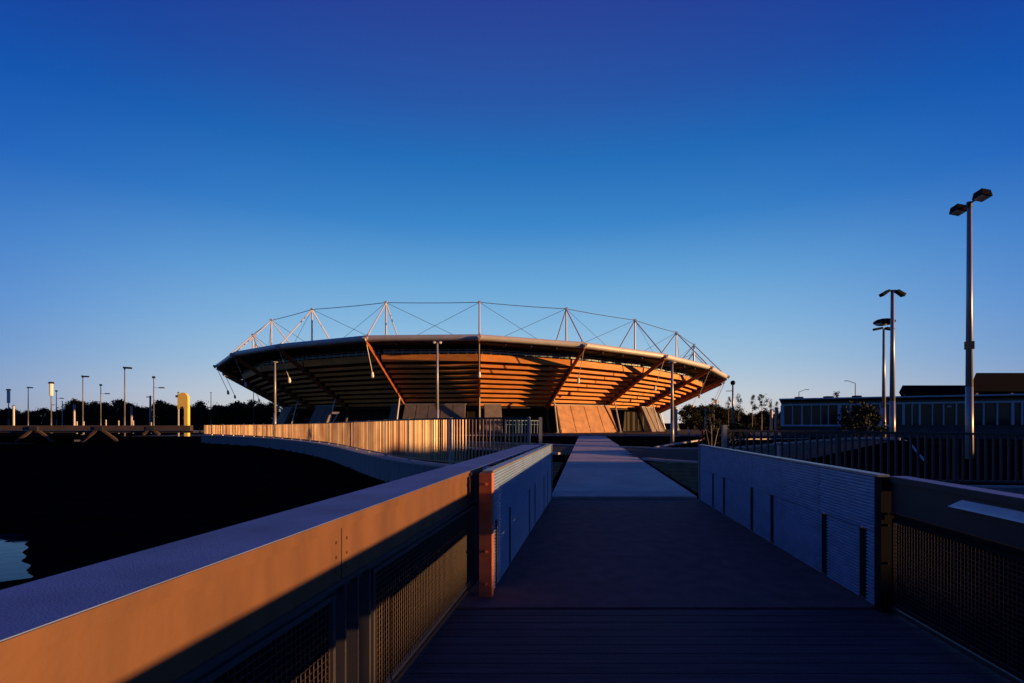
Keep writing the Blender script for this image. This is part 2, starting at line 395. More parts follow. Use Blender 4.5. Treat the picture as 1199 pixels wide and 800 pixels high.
# ---------------------------------------------------------------- parapets (channel beam over wire mesh panels)
def parapet(side, label, Ya, Yb, bx, mesh_spans, width=.37):
    s = -1 if side == 'l' else 1
    t = empty('parapet', (bx(0), 0, 0)); tag(t, label, 'bridge parapet')
    H = 1.155
    def P(Y, off, z): return (bx(Y)+s*off, Y, z)       # off > 0 = away from the walkway
    def slab(mb, a, b, o0, o1, z0, z1):
        mb.hexa([P(a,o0,z0),P(a,o1,z0),P(b,o1,z0),P(b,o0,z0)],[P(a,o0,z1),P(a,o1,z1),P(b,o1,z1),P(b,o0,z1)])
    Yt = Yb+(5.2 if side == 'l' else 0)
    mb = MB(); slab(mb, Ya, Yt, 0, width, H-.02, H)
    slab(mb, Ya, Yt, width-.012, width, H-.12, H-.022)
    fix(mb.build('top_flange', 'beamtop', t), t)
    mb = MB(); slab(mb, Ya, Yb, -.005, -.001, H-.05, H-.003); slab(mb, Ya, Yb, .0, .018, H-.05, H-.0215); fix(mb.build('edge_lip', 'beam' if side == 'l' else 'beam_shaded', t), t)
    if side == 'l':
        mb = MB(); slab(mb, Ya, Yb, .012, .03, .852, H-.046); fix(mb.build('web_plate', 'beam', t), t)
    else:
        mb = MB(); slab(mb, Ya, Yb, .012, .03, .852, H-.046); fix(mb.build('web_plate', 'beam_shaded', t), t)
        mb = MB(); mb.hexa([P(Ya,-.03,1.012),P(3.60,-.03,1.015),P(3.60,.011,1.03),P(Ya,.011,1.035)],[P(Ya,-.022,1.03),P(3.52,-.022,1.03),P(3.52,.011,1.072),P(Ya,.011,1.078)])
        fix(mb.build('strip_plate', 'pale_strip', t), t)  # pale flat strip along the web face
    if side == 'l':
        mb = MB(); y = 4.9
        while y > Ya+.2:
            for dy in (-.05, .05):
                for z in (.90,.97,1.04): mb.tube(P(y+dy,.013,z), P(y+dy,.006,z), .008, .007, 8)
            y -= 2.45
        fix(mb.build('bolt', 'beam', t), t)
        mb = MB(); y = 4.9
        while y > Ya+.2: slab(mb, y-.0025, y+.0025, .0105, .0125, .853, H-.052); y -= 2.45
        fix(mb.build('joint', 'black', t), t)
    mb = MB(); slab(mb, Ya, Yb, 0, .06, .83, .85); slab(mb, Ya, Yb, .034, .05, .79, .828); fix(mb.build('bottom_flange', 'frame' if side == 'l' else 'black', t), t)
    mb = MB(); slab(mb, Ya, Yb, .0, .05, .03, .06); fix(mb.build('toe_rail', 'dark', t), t)
    for (a, b) in mesh_spans:
        fr = MB()
        slab(fr, a, b, .012, .03, .775, .80); slab(fr, a, b, .012, .03, .07, .095)
        slab(fr, a, a+.022, .008, .034, .07, .80); slab(fr, b-.022, b, .008, .034, .07, .80)
        f = fix(fr.build('mesh_frame', 'frame' if side == 'l' else 'black', t), t)  # right frames, flange and bars go black to stand for shade
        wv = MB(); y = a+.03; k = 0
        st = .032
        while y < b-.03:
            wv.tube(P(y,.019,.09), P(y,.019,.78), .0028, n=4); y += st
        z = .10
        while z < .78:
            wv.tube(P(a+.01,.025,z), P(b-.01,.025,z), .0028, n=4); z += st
        o = wv.build('wire_mesh', 'mesh' if side == 'l' else 'mesh_shaded', f); o.parent = f
    pa = []
    for i in range(len(mesh_spans)):
        a, b = mesh_spans[i]
        pa += [b+.07, b+.20, b+.33]
    for y in pa:
        if y > Yb-.02: continue
        mb = MB(); slab(mb, y, y+.014, .0, .075, .03, .828); fix(mb.build('flat_bar', 'frame' if side == 'l' else 'black', t), t)
    mb = MB(); y = Ya+.4
    while y < Yb:
        slab(mb, y, y+.02, .032, width-.014, H-.10, H-.022); y += 1.35
    fix(mb.build('stiffener', 'beam' if side == 'l' else 'beam_shaded', t), t)
    return t
parapet('l', 'left bridge parapet with a broad top and long orange sunlit side plate', -6, 5.3, BLx,
        [(2.79,5.06),(.02,2.39),(-2.75,-.38),(-5.5,-3.15)])
parapet('r', 'right bridge parapet in deep shade with a pale strip inside its slot', -6, 4.30, BRx,
        [(2.20,4.29),(-.2,1.8),(-2.6,-.6),(-5,-3)], width=.14)

# ---------------------------------------------------------------- stadium
SX, SY = -10.22, 163.16
A  = [-58,-42.9,-28.9,-12.8,3.5,18.9,34.3,49,63]
HR = [16.1,17.0,17.1,17.5,17.4,16.6,15.7,14.8,14.05]
HM = [23.8,24.8,25.2,25.1,24.8,24.3,23.6,22.9,22.0]
for k in range(1, 15):
    u = k/15; A.append(63+239*u); HR.append(14.05+2.05*u); HM.append(22+1.8*u)
N = len(A); R0 = 72.9; G0 = -.5
def S(a, r, z): return Vector((SX+r*math.sin(R(a)), SY-r*math.cos(R(a)), z))
st = empty('stadium', (SX, SY, G0)); tag(st, 'round open stadium with orange stepped stands, spoked roof rim and masts', 'stadium')
def sb(mb, name, m, parent=None, smooth=False, lab=None):
    o = mb.build(name, m, parent or st, None, smooth); fix(o, st)
    if lab: o['label'] = lab
    return o
RB, ZB = 54.5, 5.0
NT = 9
for k in range(N):
    k2 = (k+1) % N; a, b = A[k], A[k2]+(360 if k2 == 0 else 0)
    ha, hb = HR[k], HR[k2]
    def Q(u, r, z, dz=0): # point along the straight facet; dz follows the roof height
        return S(a, r, z+ha*dz).lerp(S(b, r, z+hb*dz), u)
    # roof fascia: rounded nose
    mb = MB(); prof = []
    for i in range(9):
        th = -math.pi/2+math.pi*i/8
        prof.append((R0-.5+.5*math.cos(th), -.58+.54*math.sin(th)))
    prof = [(R0-1.6,-1.12)]+prof+[(R0-1.6,-.04)]
    rows = [[Q(u, r, z, 1) for r, z in prof] for u in (.004, .996)]
    mb.grid(rows); mb.poly(rows[0]); mb.poly(rows[1]); f = sb(mb, 'roof_fascia', 'fascia', smooth=False)
    mb = MB()
    mb.hexa([Q(0,R0-1.5,-.10,1),Q(1,R0-1.5,-.10,1),Q(1,48,.35,1),Q(0,48,.35,1)],[Q(0,R0-1.5,.02,1),Q(1,R0-1.5,.02,1),Q(1,48,.5,1),Q(0,48,.5,1)])
    sb(mb, 'roof_sheet', 'roof')
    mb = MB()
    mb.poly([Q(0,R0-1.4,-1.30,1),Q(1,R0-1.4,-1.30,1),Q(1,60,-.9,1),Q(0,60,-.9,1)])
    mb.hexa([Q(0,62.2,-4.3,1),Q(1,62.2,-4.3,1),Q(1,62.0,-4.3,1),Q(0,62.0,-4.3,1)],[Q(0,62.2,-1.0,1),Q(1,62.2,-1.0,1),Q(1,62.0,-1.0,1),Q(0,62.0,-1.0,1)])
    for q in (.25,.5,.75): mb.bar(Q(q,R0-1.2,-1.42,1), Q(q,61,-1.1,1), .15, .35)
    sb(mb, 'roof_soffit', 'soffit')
    # parapet wall over the stand
    zp = 14.25+ (ha+hb)/2*0
    dza = (ha-17.4)*.8; dzb = (hb-17.4)*.8
    def T(u, r, z):       # stand follows roof height at the top, level at the base
        f_ = max(0, min(1, (z-ZB)/(14.5-ZB)))
        return S(a, r, z+dza*f_).lerp(S(b, r, z+dzb*f_), u)
    u0, u1 = .012, .988
    def ring(mb, r0, z0, r1, z1, th=.14):   # slab face from (r0,z0) to (r1,z1)
        mb.hexa([T(u0,r0,z0),T(u1,r0,z0),T(u1,r0-th,z0),T(u0,r0-th,z0)],[T(u0,r1,z1),T(u1,r1,z1),T(u1,r1-th,z1),T(u0,r1-th,z1)])
    mb = MB(); ring(mb, 67.05, 13.25, 67.2, 14.55); sb(mb, 'stand_parapet', 'tier')
    mb = MB()
    for i in range(NT):
        f_ = i/(NT)
        z0 = ZB+.25+(13.15-ZB-.25)*f_; r = 54.6+(66.8-54.6)*(z0-ZB)/(13.05-ZB)
        ring(mb, r, z0, r+.12, z0+.56)
        mb.hexa([T(u0,r-.15,z0+.42),T(u1,r-.15,z0+.42),T(u1,r-1.35,z0+.42),T(u0,r-1.35,z0+.42)],
                [T(u0,r-.15,z0+.52),T(u1,r-.15,z0+.52),T(u1,r-1.35,z0+.52),T(u0,r-1.35,z0+.52)])
    sb(mb, 'seating_tier', 'tier')
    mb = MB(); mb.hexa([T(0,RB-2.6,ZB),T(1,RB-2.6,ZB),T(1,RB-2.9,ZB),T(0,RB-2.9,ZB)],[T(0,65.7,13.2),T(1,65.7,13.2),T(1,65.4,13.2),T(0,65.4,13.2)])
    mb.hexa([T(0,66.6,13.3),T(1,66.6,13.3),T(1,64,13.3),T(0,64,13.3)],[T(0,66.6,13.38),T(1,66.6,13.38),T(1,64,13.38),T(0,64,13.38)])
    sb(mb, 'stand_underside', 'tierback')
    # rail and light strip above the parapet
    L = (Q(0,R0,0)-Q(1,R0,0)).length
    mb = MB(); ring(mb, 66.5, 14.9, 66.5, 15.25, .05); sb(mb, 'glazed_screen', 'teal')
    mb = MB(); npst = max(3, int(L/1.9))
    for i in range(npst+1):
        u = .03+.94*i/npst; mb.bar(T(u,66.8,14.5), T(u,66.8,15.6), .1, .1)
    ring(mb, 66.83, 15.45, 66.83, 15.53, .06)
    sb(mb, 'guard_rail', 'mast')
    # inner concourse wall
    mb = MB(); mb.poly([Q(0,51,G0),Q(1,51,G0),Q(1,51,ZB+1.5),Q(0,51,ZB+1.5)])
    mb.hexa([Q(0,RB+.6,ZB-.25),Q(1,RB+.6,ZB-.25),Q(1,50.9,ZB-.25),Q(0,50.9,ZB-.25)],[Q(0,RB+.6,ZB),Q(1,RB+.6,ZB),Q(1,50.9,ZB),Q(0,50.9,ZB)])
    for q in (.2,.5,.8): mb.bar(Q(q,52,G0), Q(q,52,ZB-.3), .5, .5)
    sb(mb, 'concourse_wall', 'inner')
# rakers, posts, masts
def tri_strut(k):
    a, h, hm = A[k], HR[k], HM[k]
    mb = MB(); mb.bar(S(a,R0-.25,h-1.15), S(a,54.9,4.9), .26, .7, w2=.26, h2=1.2)
    # notched seating brackets climbing the beam
    rk = sb(mb, 'raker_beam', 'raker')
    mb = MB()
    for i in range(NT):
        f_ = i/NT; z0 = ZB+.25+(13.15-ZB-.25)*f_; r = 54.6+(66.8-54.6)*(z0-ZB)/(13.05-ZB)
        z0 += (h-17.4)*.8*max(0,(z0-ZB)/(14.3-ZB))
        mb.box(S(a, r+.35, z0+.25), .36, 1.3, .55, (math.cos(R(a)),math.sin(R(a)),0), (math.sin(R(a)),-math.cos(R(a)),0))
    o = sb(mb, 'bracket', 'dark', rk); o.matrix_parent_inverse = Matrix.Identity(4)
    mb = MB(); mb.tube(S(a,58.4,8.0), S(a,60.7,G0+.15), .14, .17); mb.box(S(a,60.7,G0+.1), .7, .7, .2)
    sb(mb, 'prop', 'mast' if k not in (99,) else 'raker')
    mb = MB(); mb.tube(S(a,54.6,5.0), S(a,56.4,G0), .3, .3); sb(mb, 'base_column', 'dark')
    mb = MB(); mb.tube(S(a,64.8,hm), S(a,64.8,h-.1), .16, .2, n=8); mb.box(S(a,64.8,hm+.12), .5,.5,.28); m_ = sb(mb, 'mast', 'mast')
    mb = MB(); mb.tube(S(a,64.8,hm-.05), S(a,R0-.6,h-.25), .12); sb(mb, 'outer_stay', 'mast')
    mb = MB(); mb.tube(S(a,64.8,hm-.05), S(a,58.3,h+.25), .12); sb(mb, 'inner_stay', 'mast')
    mb = MB(); mb.bar(S(a,R0+.35,h-1.05), S(a,R0-1.2,h+.1), .35, .5); mb.tube(S(a,R0+.1,h-.6)-Vector((.4,0,0)), S(a,R0+.1,h-.6)+Vector((.4,0,0)), .22); sb(mb, 'rim_bracket', 'mast')
    mb = MB(); mb.tube(S(a,R0-.3,h-1.2), S(a,70.3,h-6.6), .07, n=6); rod = sb(mb, 'lamp_rod', 'mast')
    mb = MB(); mb.tube(S(a,70.3,h-6.5), S(a,70.2,h-7.25), .2, .3); mb.ball(S(a,70.2,h-7.3), .26, 6); sb(mb, 'hanging_lamp', 'white')
for k in range(N): tri_strut(k)
# V brace beside the second visible prop
mb = MB(); mb.tube(S(A[2],60.7,G0+.2), S(A[2],60.7,G0)+Vector((2.3,0,4.3)), .17); mb.bar(S(A[2],60.7,G0)+Vector((1.0,0,4.3)), S(A[2],60.7,G0)+Vector((2.5,0,4.25)), .35,.45)
sb(mb, 'v_brace', 'mast')
for k in range(N):
    k2 = (k+1) % N; a, b = A[k], A[k2]
    mb = MB(); p, q = S(a,64.8,HM[k]), S(b,64.8,HM[k2])
    prev = p
    for i in range(1, 7):
        u = i/6; c = p.lerp(q, u)-Vector((0,0,.1*4*u*(1-u))); mb.tube(prev, c, .07, n=5); prev = c
    sb(mb, 'ring_cable', 'cable')
    mb = MB(); mb.tube(p, S(b,62,HR[k2]+.2).lerp(S(a,62,HR[k]+.2), .12), .04, n=4); mb.tube(q, S(a,62,HR[k]+.2).lerp(S(b,62,HR[k2]+.2), .12), .04, n=4)
    sb(mb, 'cross_cable', 'cable')
# base panels between the props
def base_panel(a0, a1, r_t=57.4, z_t=5.45, r_b=60.2, m='panel', cells=5, lab=None):
    mb = MB()
    P = lambda u, v, o=0: S(a0, r_b+(r_t-r_b)*v+o, G0+(z_t-G0)*v).lerp(S(a1, r_b+(r_t-r_b)*v+o, G0+(z_t-G0)*v), u)
    mb.hexa([P(0,0),P(1,0),P(1,0,-.6),P(0,0,-.6)], [P(0,1),P(1,1),P(1,1,-.6),P(0,1,-.6)])
    for i in range(cells):
        u0 = (i+.04)/cells; u1 = (i+.96)/cells
        for v0, v1 in ((.02,.14),(.17,.98)):
            mb.hexa([P(u0,v0,.003),P(u1,v0,.003),P(u1,v1,.003),P(u0,v1,.003)], [P(u0,v0,.09),P(u1,v0,.09),P(u1,v1,.09),P(u0,v1,.09)])
    o = sb(mb, 'base_panel', m, lab=lab)
    mb = MB(); mb.hexa([P(-.01,1,.12),P(1.01,1,.12),P(1.01,1,-.8),P(-.01,1,-.8)], [P(-.01,1,.12)+Vector((0,0,.16)),P(1.01,1,.12)+Vector((0,0,.16)),P(1.01,1,-.8)+Vector((0,0,.16)),P(-.01,1,-.8)+Vector((0,0,.16))])
    sb(mb, 'panel_cap', 'kerb')
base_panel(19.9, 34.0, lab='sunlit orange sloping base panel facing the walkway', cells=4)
base_panel(-12.2, .6, m='panel_shaded'); base_panel(4.4, 8.0, m='panel_shaded', cells=1); base_panel(-15.2, -13.3, m='panel_shaded', cells=1)
base_panel(-37, -31, m='panel_shaded', cells=3); base_panel(46.2, 53, m='panel_shaded', cells=3); base_panel(-54, -50, m='panel_shaded', cells=2)
for a in range(100, 300, 18): base_panel(a, a+10, m='panel_shaded')
# turnstile railing in the opening
mb = MB()
for i in range(12):
    a = 8.7+i*.62; mb.bar(S(a,60,G0), S(a,60,G0+2.6), .12,.12)
mb.bar(S(8.6,60,G0+2.6), S(15.7,60,G0+2.6), .15,.15); mb.bar(S(8.6,60,G0+1.8), S(15.7,60,G0+1.8), .08,.08)
sb(mb, 'entry_railing', 'teal')

# ---------------------------------------------------------------- lamps
def pole_lamp(label, X, Yc, ztop, kind, r=.11, pm='pole', base=0.0, group=None, rz=0, cat='lamp post', name='lamp_post'):
    t = empty(name, (X, Yc, base)); tag(t, label, cat, group); H = ztop-base
    def b(mb, n, m, par=None): 
        o = mb.build(n, m, t); 
        if rz: o.rotation_euler.z = rz
        return o
    mb = MB(); mb.tube((0,0,0),(0,0,H*.3), r*1.15, r, 12); mb.tube((0,0,H*.3),(0,0,H), r, r*.62, 12); o_ = b(mb, 'pole', pm); [setattr(p_, 'use_smooth', len(p_.vertices) == 4) for p_ in o_.data.polygons]
    mb = MB(); mb.tube((0,0,0),(0,0,.04), r*2.2, r*2.2, 12)
    for i in range(4): mb.tube((math.cos(i*1.57+.78)*r*1.7, math.sin(i*1.57+.78)*r*1.7, .04),(math.cos(i*1.57+.78)*r*1.7, math.sin(i*1.57+.78)*r*1.7,.1), r*.2)
    b(mb, 'base_plate', 'galv')
    if kind == 'double_big':
        mb = MB(); mb.tube((-.6,0,H+.06),(.6,0,H+.06), .035); mb.tube((0,0,H-.1),(0,0,H+.12), .09); b(mb, 'cross_arm', 'dark')
        mb = MB(); mb.box((0,0,H*.46), r*1.9,r*1.9,.3); b(mb, 'junction_box', 'dark')
        for s in (-1, 1):
            mb = MB(); c = Vector((s*.66, 0, H+.14)); ax = Vector((math.cos(.12),0,s*.0+.0)); 
            mb.hexa([c+Vector((-.28,-.15,-.10)),c+Vector((.28,-.15,-.10)),c+Vector((.28,.18,-.2)),c+Vector((-.28,.18,-.2))],
                    [c+Vector((-.22,-.13,.12)),c+Vector((.22,-.13,.12)),c+Vector((.22,.15,.04)),c+Vector((-.22,.15,.04))])
            fl = b(mb, 'floodlight', 'black')
            mb = MB(); mb.hexa([c+Vector((-.2,-.12,-.125)),c+Vector((.2,-.12,-.125)),c+Vector((.2,.14,-.205)),c+Vector((-.2,.14,-.205))],[c+Vector((-.2,-.12,-.112)),c+Vector((.2,-.12,-.112)),c+Vector((.2,.14,-.19)),c+Vector((-.2,.14,-.19))])
            o = mb.build('lens', 'lens', fl)
    elif kind == 'double':
        mb = MB(); mb.bar((-.3,0,H+.02),(.3,0,H+.02), .08,.1); b(mb, 'cross_arm', 'dark')
        for s in (-1, 1):
            mb = MB(); mb.bar((s*.26,0,H+.02),(s*.72,0,H-.28), .34,.14, h2=.2); b(mb, 'floodlight', 'black')
    elif kind == 'double_flat':
        mb = MB(); mb.bar((-.5,0,H+.06),(.5,0,H+.06), .06,.06); b(mb, 'cross_arm', 'dark')
        for s in (-1, 1):
            mb = MB(); mb.bar((s*.2,0,H+.1),(s*.85,0,H-.02), .4,.2); b(mb, 'floodlight', 'black')
    elif kind == 'shade':
        mb = MB(); mb.tube((0,0,H),(-.55,0,H+.05), .05); b(mb, 'arm', 'dark')
        mb = MB(); mb.ball((-.65,0,H+.05), .8, 8, .35); b(mb, 'shade', 'black'); mb = MB(); mb.ball((-.85,0,H-.12), .5, 8, .3); b(mb, 'lens', 'white')
    elif kind == 'right':
        mb = MB(); mb.bar((-.15,0,H+.05),(1.0,0,H-.02), .4,.26); mb.tube((0,0,H-.3),(0,0,H), r*.9); b(mb, 'lamp_head', 'black')
    elif kind == 'two_small':
        for s in (-1, 1):
            mb = MB(); mb.bar((s*.05,0,H-.05),(s*.42,0,H+.02), .12,.1); mb.ball((s*.3,0,H-.06), .17, 6, .8); b(mb, 'lamp_head', 'lens')
    elif kind == 'small':
        mb = MB(); mb.tube((0,0,H-.02),(0,0,H+.06), r*1.8, r*2.6); mb.tube((0,0,H+.06),(0,0,H+.12), r*2.6, r*.8); b(mb, 'lamp_head', 'lens')
    elif kind == 'banner_arms':
        mb = MB(); mb.tube((0,0,H-.15),(0,0,H+.2), r*2.6, r*2.2); b(mb, 'lamp_head', 'black')
        mb = MB(); mb.bar((0,0,H-1.9),(1.7,0,H-1.95), .07,.07); mb.bar((1.0,0,H-1.9),(1.9,0,H-1.9), .3,.2); b(mb, 'arm', 'dark')
        mb = MB(); mb.bar((0,0,H-3.6),(-1.2,0,H-3.6), .07,.07); mb.bar((-.7,0,H-3.6),(-1.3,0,H-3.6), .22,.16); b(mb, 'lower_arm', 'dark')
    elif kind == 'banner':
        mb = MB(); mb.tube((0,0,H-.05),(0,0,H+.3), .55, .4, 10); b(mb, 'lamp_head', 'black')
        mb = MB(); mb.tube((0,0,H-3.3 if X < -100 else H-2.6),(0,0,H-.1), .34, .34, 10); b(mb, 'pale_tube', 'white')  # plain white cylinder around the upper pole
    elif kind == 'ball_arm':
        mb = MB(); mb.ball((0,0,H+.15), .28, 8); b(mb, 'lamp_globe', 'black')
        mb = MB(); mb.bar((0,0,H-.75),(-.75,0,H-.78), .06,.08); b(mb, 'arm', 'dark')
    elif kind == 'curved':
        mb = MB(); prev = Vector((0,0,H))
        for i in range(1, 7):
            th = i/6*1.35; p = Vector((1.6*math.sin(th)*1.0, 0, H+.9*(1-math.cos(th))*0+ .55*math.sin(th))); mb.tube(prev, p, .06, n=6); prev = p
        mb.bar(prev, prev+Vector((.75,0,-.02)), .25,.14); b(mb, 'curved_arm', 'dark')
    return t
pole_lamp('tallest floodlight mast with two black lamp heads, nearest on the right', .8925*19.4, 19.4, 9.85, 'double_big', r=.115, base=.02, rz=R(-101))
pole_lamp('floodlight mast with drooping twin heads in front of the pavilion', 24.2, 32.6, 10.0, 'double', r=.15, base=0)
pole_lamp('slim floodlight mast with flat twin heads, left of its taller neighbour', 33.3, 45.9, 10.0, 'double_flat', r=.15)
pole_lamp('lamp post with one rounded shade hidden behind the twin headed mast', 31.6, 42.6, 9.95, 'shade', r=.10)
pole_lamp('pale lamp post in front of the stadium with two small round heads', at(512,400,52.8).x, 52.8, 9.95, 'two_small', r=.16)
pole_lamp('pale lamp post before the dark left end of the stadium with a small head', at(322,424,70.5).x, 70.5, 9.95, 'small', r=.17)
pole_lamp('short bright lamp post on the right of the concrete walkway', at(787,425,38).x, 38, 6.05, 'small', r=.13)
pole_lamp('lamp post with a round globe and side arm by the right hand trees', 25, 58, 6.0, 'ball_arm', r=.14)
GL = 'lamp posts across the car park on the left'
for px, py, Yc, kind, lab in [
  (10,457,131,'banner','leftmost pale tube lamp post at the edge of the picture'),
  (33,454,121,'right','thin lamp post with one head between the two pale tube lamps'),
  (60,449,108,'banner','tube lamp post with a pale cylinder, second from the left edge'),
  (66,458,134,'banner_arms','armed lamp post just right of the pale tube lamp'),
  (97,441,92,'right','lamp post with one flat head over the round topped tree clump'),
  (118,451,113,'banner_arms','armed lamp post between two flat headed lamp posts'),
  (146,431,78,'right','tallest lamp post of the left car park, flat black head'),
  (180,442,94,'banner_arms','armed lamp post just left of the yellow sign'),
  (247,460,142,'small','thin lamp post standing between the yellow sign and the stadium tip'),
  (297,455,124,'small','thin lamp post below the left tip of the stadium roof')]:
    pole_lamp(lab, at(px,py,Yc).x, Yc, at(px,py,Yc).z, kind, r=.11 if kind != 'banner' else .13, base=-.5, group=GL, pm='poled')
for px, py, Yc, lab in [(16,475,120,'short pale post beside the leftmost tube lamp'),(87,474,120,'short gold lit post left of the round topped tree clump'),
        (154,476,120,'short gold lit post right of the tallest left lamp'),(176,464,130,'small pale post close left of the armed lamp post by the sign'),
        (73,470,150,'faint thin post right of the second tube lamp'),(209,460,72,'thin grey post at the left edge of the yellow sign')]:
    t = empty('pole', (at(px,py,Yc).x, Yc, -.5)); tag(t, lab, 'post'); H = at(px,py,Yc).z+.5
    r_ = .12 if px in (73,209) else .24
    mb = MB(); mb.tube((0,0,0),(0,0,H), r_, r_*.9, 8); mb.build('shaft', 'pole', t)
    mb = MB(); mb.tube((0,0,H),(0,0,H+.12), r_*1.3, r_*.5, 8); mb.build('cap', 'dark', t)
for px, py, Yc, z0, lab, r_ in [(790.5,477.5,60,-.1,'short thick pale column behind the short bright lamp post',.28),(826.4,479.4,60,-.1,'short gold lit post against the dark trees right of the stadium',.16),
         (903,480,75,-.3,'short pale post left of the pavilion corner, farther one',.2),(909,478,72,-.3,'short pale post touching the pavilion corner',.22)]:
    t = empty('bollard', (at(px,py,Yc).x, Yc, z0)); tag(t, lab, 'post'); H = at(px,py,Yc).z-z0
    mb = MB(); mb.tube((0,0,0),(0,0,H), r_, r_, 10); mb.build('shaft', 'pole', t)
    mb = MB(); mb.tube((0,0,H),(0,0,H+.1), r_*1.15, r_*.9, 10); mb.build('cap', 'galv', t)
for px, py, Yc, lab, rz in [(935.5,459,120,'far street lamp with an arm curving right above the pavilion roof',0),(1001.5,449,110,'far street lamp with an arm curving left above the pavilion roof',math.pi)]:
    pole_lamp(lab, at(px,py,Yc).x, Yc, at(px,py,Yc).z, 'curved', r=.12, base=-.5, rz=rz, name='street_lamp', cat='street lamp')
# disc topped path light behind the right fence
t = empty('path_light', (8.35,16,0)); tag(t, 'low path light with a flat disc top behind the right fence', 'light')
mb = MB(); mb.tube((0,0,0),(0,0,.93), .06,.06,12); mb.build('stem', 'pole', t)
mb = MB(); mb.tube((0,0,.95),(0,0,.99), .19,.17,16); mb.tube((0,0,.93),(0,0,.95), .06,.09,12); mb.build('cap', 'galv', t)
for px, py, Yc, lab in [(807,505.5,62,'small white ball light on the kerb below the right stadium tip'),(866,503,64,'small white ball light by the globe lamp post')]:
    p = at(px,py,Yc); t = empty('ball_light', (p.x,Yc,-.05)); tag(t, lab, 'light')
    mb = MB(); mb.tube((0,0,0),(0,0,p.z-.05), .05); mb.build('stem', 'dark', t)
    mb = MB(); mb.ball((0,0,p.z+.05), .17, 8); mb.build('globe', 'white', t, smooth=True)
t = empty('marker_post', (14.9,40,0)); tag(t, 'small red post on the verge at the far end of the right wall', 'post')
mb = MB(); mb.tube((0,0,0),(0,0,.8), .12,.12,10); mb.build('shaft', 'red', t)
mb = MB(); mb.tube((0,0,.8),(0,0,.98), .16,.07,10); mb.build('cap', 'red', t)
# small marker lights dotted across the left car park
for i, (px, py) in enumerate([(90,496),(98,496),(124,494),(156,495),(139,495),(177,497)]):
    p = at(px,py,100); t = empty('bollard', (p.x,100,-.5)); tag(t, 'tiny pale bollard on the far bank behind the truss footbridge', 'bollard', 'tiny bollards behind the footbridge')
    mb = MB(); mb.tube((0,0,0),(0,0,p.z+.9), .14,.12,8); mb.build('shaft', 'pole', t)
# yellow arched sign
t = empty('arched_sign', (at(219,500,70).x, 70, -.2)); tag(t, 'bright yellow round topped sign on a single square post', 'sign')
mb = MB(); mb.box((0,0,2.1), .5,.5,4.2); mb.build('post', 'yellow', t)
mb = MB(); pr = []
for i in range(17):
    th = math.pi*i/16; pr.append((-.42+.7*math.cos(th), 5.15+.8*math.sin(th)))
pr = [(.28,3.85),(.28,5.1)]+pr[1:-1]+[(-1.12,5.1),(-1.12,3.75)]
mb.hexa([(x,-.3,z) for x, z in pr], [(x,.1,z) for x, z in pr]); mb.build('sign_board', 'yellow', t)
mb = MB(); mb.box((-.4,-.2,3.9), .22,.3,.3); mb.build('clamp', 'dark', t)
mb = MB(); mb.box((-1.25,-.1,5.45), .35,.3,.3); mb.build('side_lamp', 'dark', t)

# ---------------------------------------------------------------- truss footbridge far left
t = empty('footbridge', (-45,58,0)); tag(t, 'long low footbridge with inverted V struts at the far left', 'bridge')
mb = MB(); mb.bar((-72,58,1.05),(-36,57.6,1.05), .5,.55); fix(mb.build('edge_beam', 'truss', t), t)
mb = MB(); mb.bar((-72,60,.62),(-36,59.6,.62), 3.6,.25); fix(mb.build('deck', 'dark', t), t)
mb = MB(); mb.bar((-72,58.05,-.75),(-38,57.7,-.75), .3,.2); fix(mb.build('lower_chord', 'dark', t), t)
for px in (-50,42,118,178):
    c = at(px,502,57.7)
    for s in (-1, 1):
        mb = MB(); mb.bar((c.x+s*.25,57.6,.85),(c.x+s*(2.1 if px < 170 else .9),57.6,-.5 if px < 170 else .3), .3,.22); fix(mb.build('strut', 'truss', t), t)
    mb = MB(); mb.box((c.x,57.5,1.0), .9,.3,.45); fix(mb.build('bearing', 'dark', t), t)
for px in (82,):
    c = at(px,520,57); mb = MB(); mb.box((c.x,59,-2.2), 1.5,1.2,3.8); fix(mb.build('pier', 'wallc', t), t)

# ---------------------------------------------------------------- pavilion on the right
P0 = Vector((31.5,60)); dv = Vector((18.4,-10)).normalized(); nv = Vector((-dv.y*-1, 0))
nv = Vector((dv.y, -dv.x))        # toward the viewer
if nv.y > 0: nv = -nv
t = empty('pavilion', (45,55,0)); tag(t, 'long low glazed pavilion with a flat thin roof on the right', 'building')
def V(s_, o_, z): return Vector((P0.x+dv.x*s_+nv.x*o_, P0.y+dv.y*s_+nv.y*o_, z))
def pb(name, m, s0, s1, o0, o1, z0, z1, par=None):
    mb = MB(); mb.hexa([V(s0,o0,z0),V(s1,o0,z0),V(s1,o1,z0),V(s0,o1,z0)],[V(s0,o0,z1),V(s1,o0,z1),V(s1,o1,z1),V(s0,o1,z1)]); return fix(mb.build(name, m, par or t), t)
LEN = 42
pb('roof', 'broof', -.15, LEN, .5, -14, 4.22, 4.44); pb('roof_edge', 'teal', -.2, LEN, .56, .502, 4.30, 4.45)
pb('wall', 'bwall', 0, LEN, -.6, -13.5, -.3, 4.2)
pb('window_glass', 'glass', .2, LEN, -.25, -.3, 1.35, 4.0)
pb('window_head', 'teal', 0, LEN, .05, -.2, 3.62, 3.80); pb('plinth', 'bwall', 0, LEN, .0, -.55, -.3, 1.2)
pb('window_sill', 'teal', 0, 10.5, .28, -.2, 1.22, 1.42); pb('window_sill', 'bwall', 10.52, LEN, .1, -.2, 1.22, 1.36)
def slen(px):   # distance along the facade at an image column
    u = (px-CX)/F; return (u*P0.y-P0.x)/(dv.x-u*dv.y)
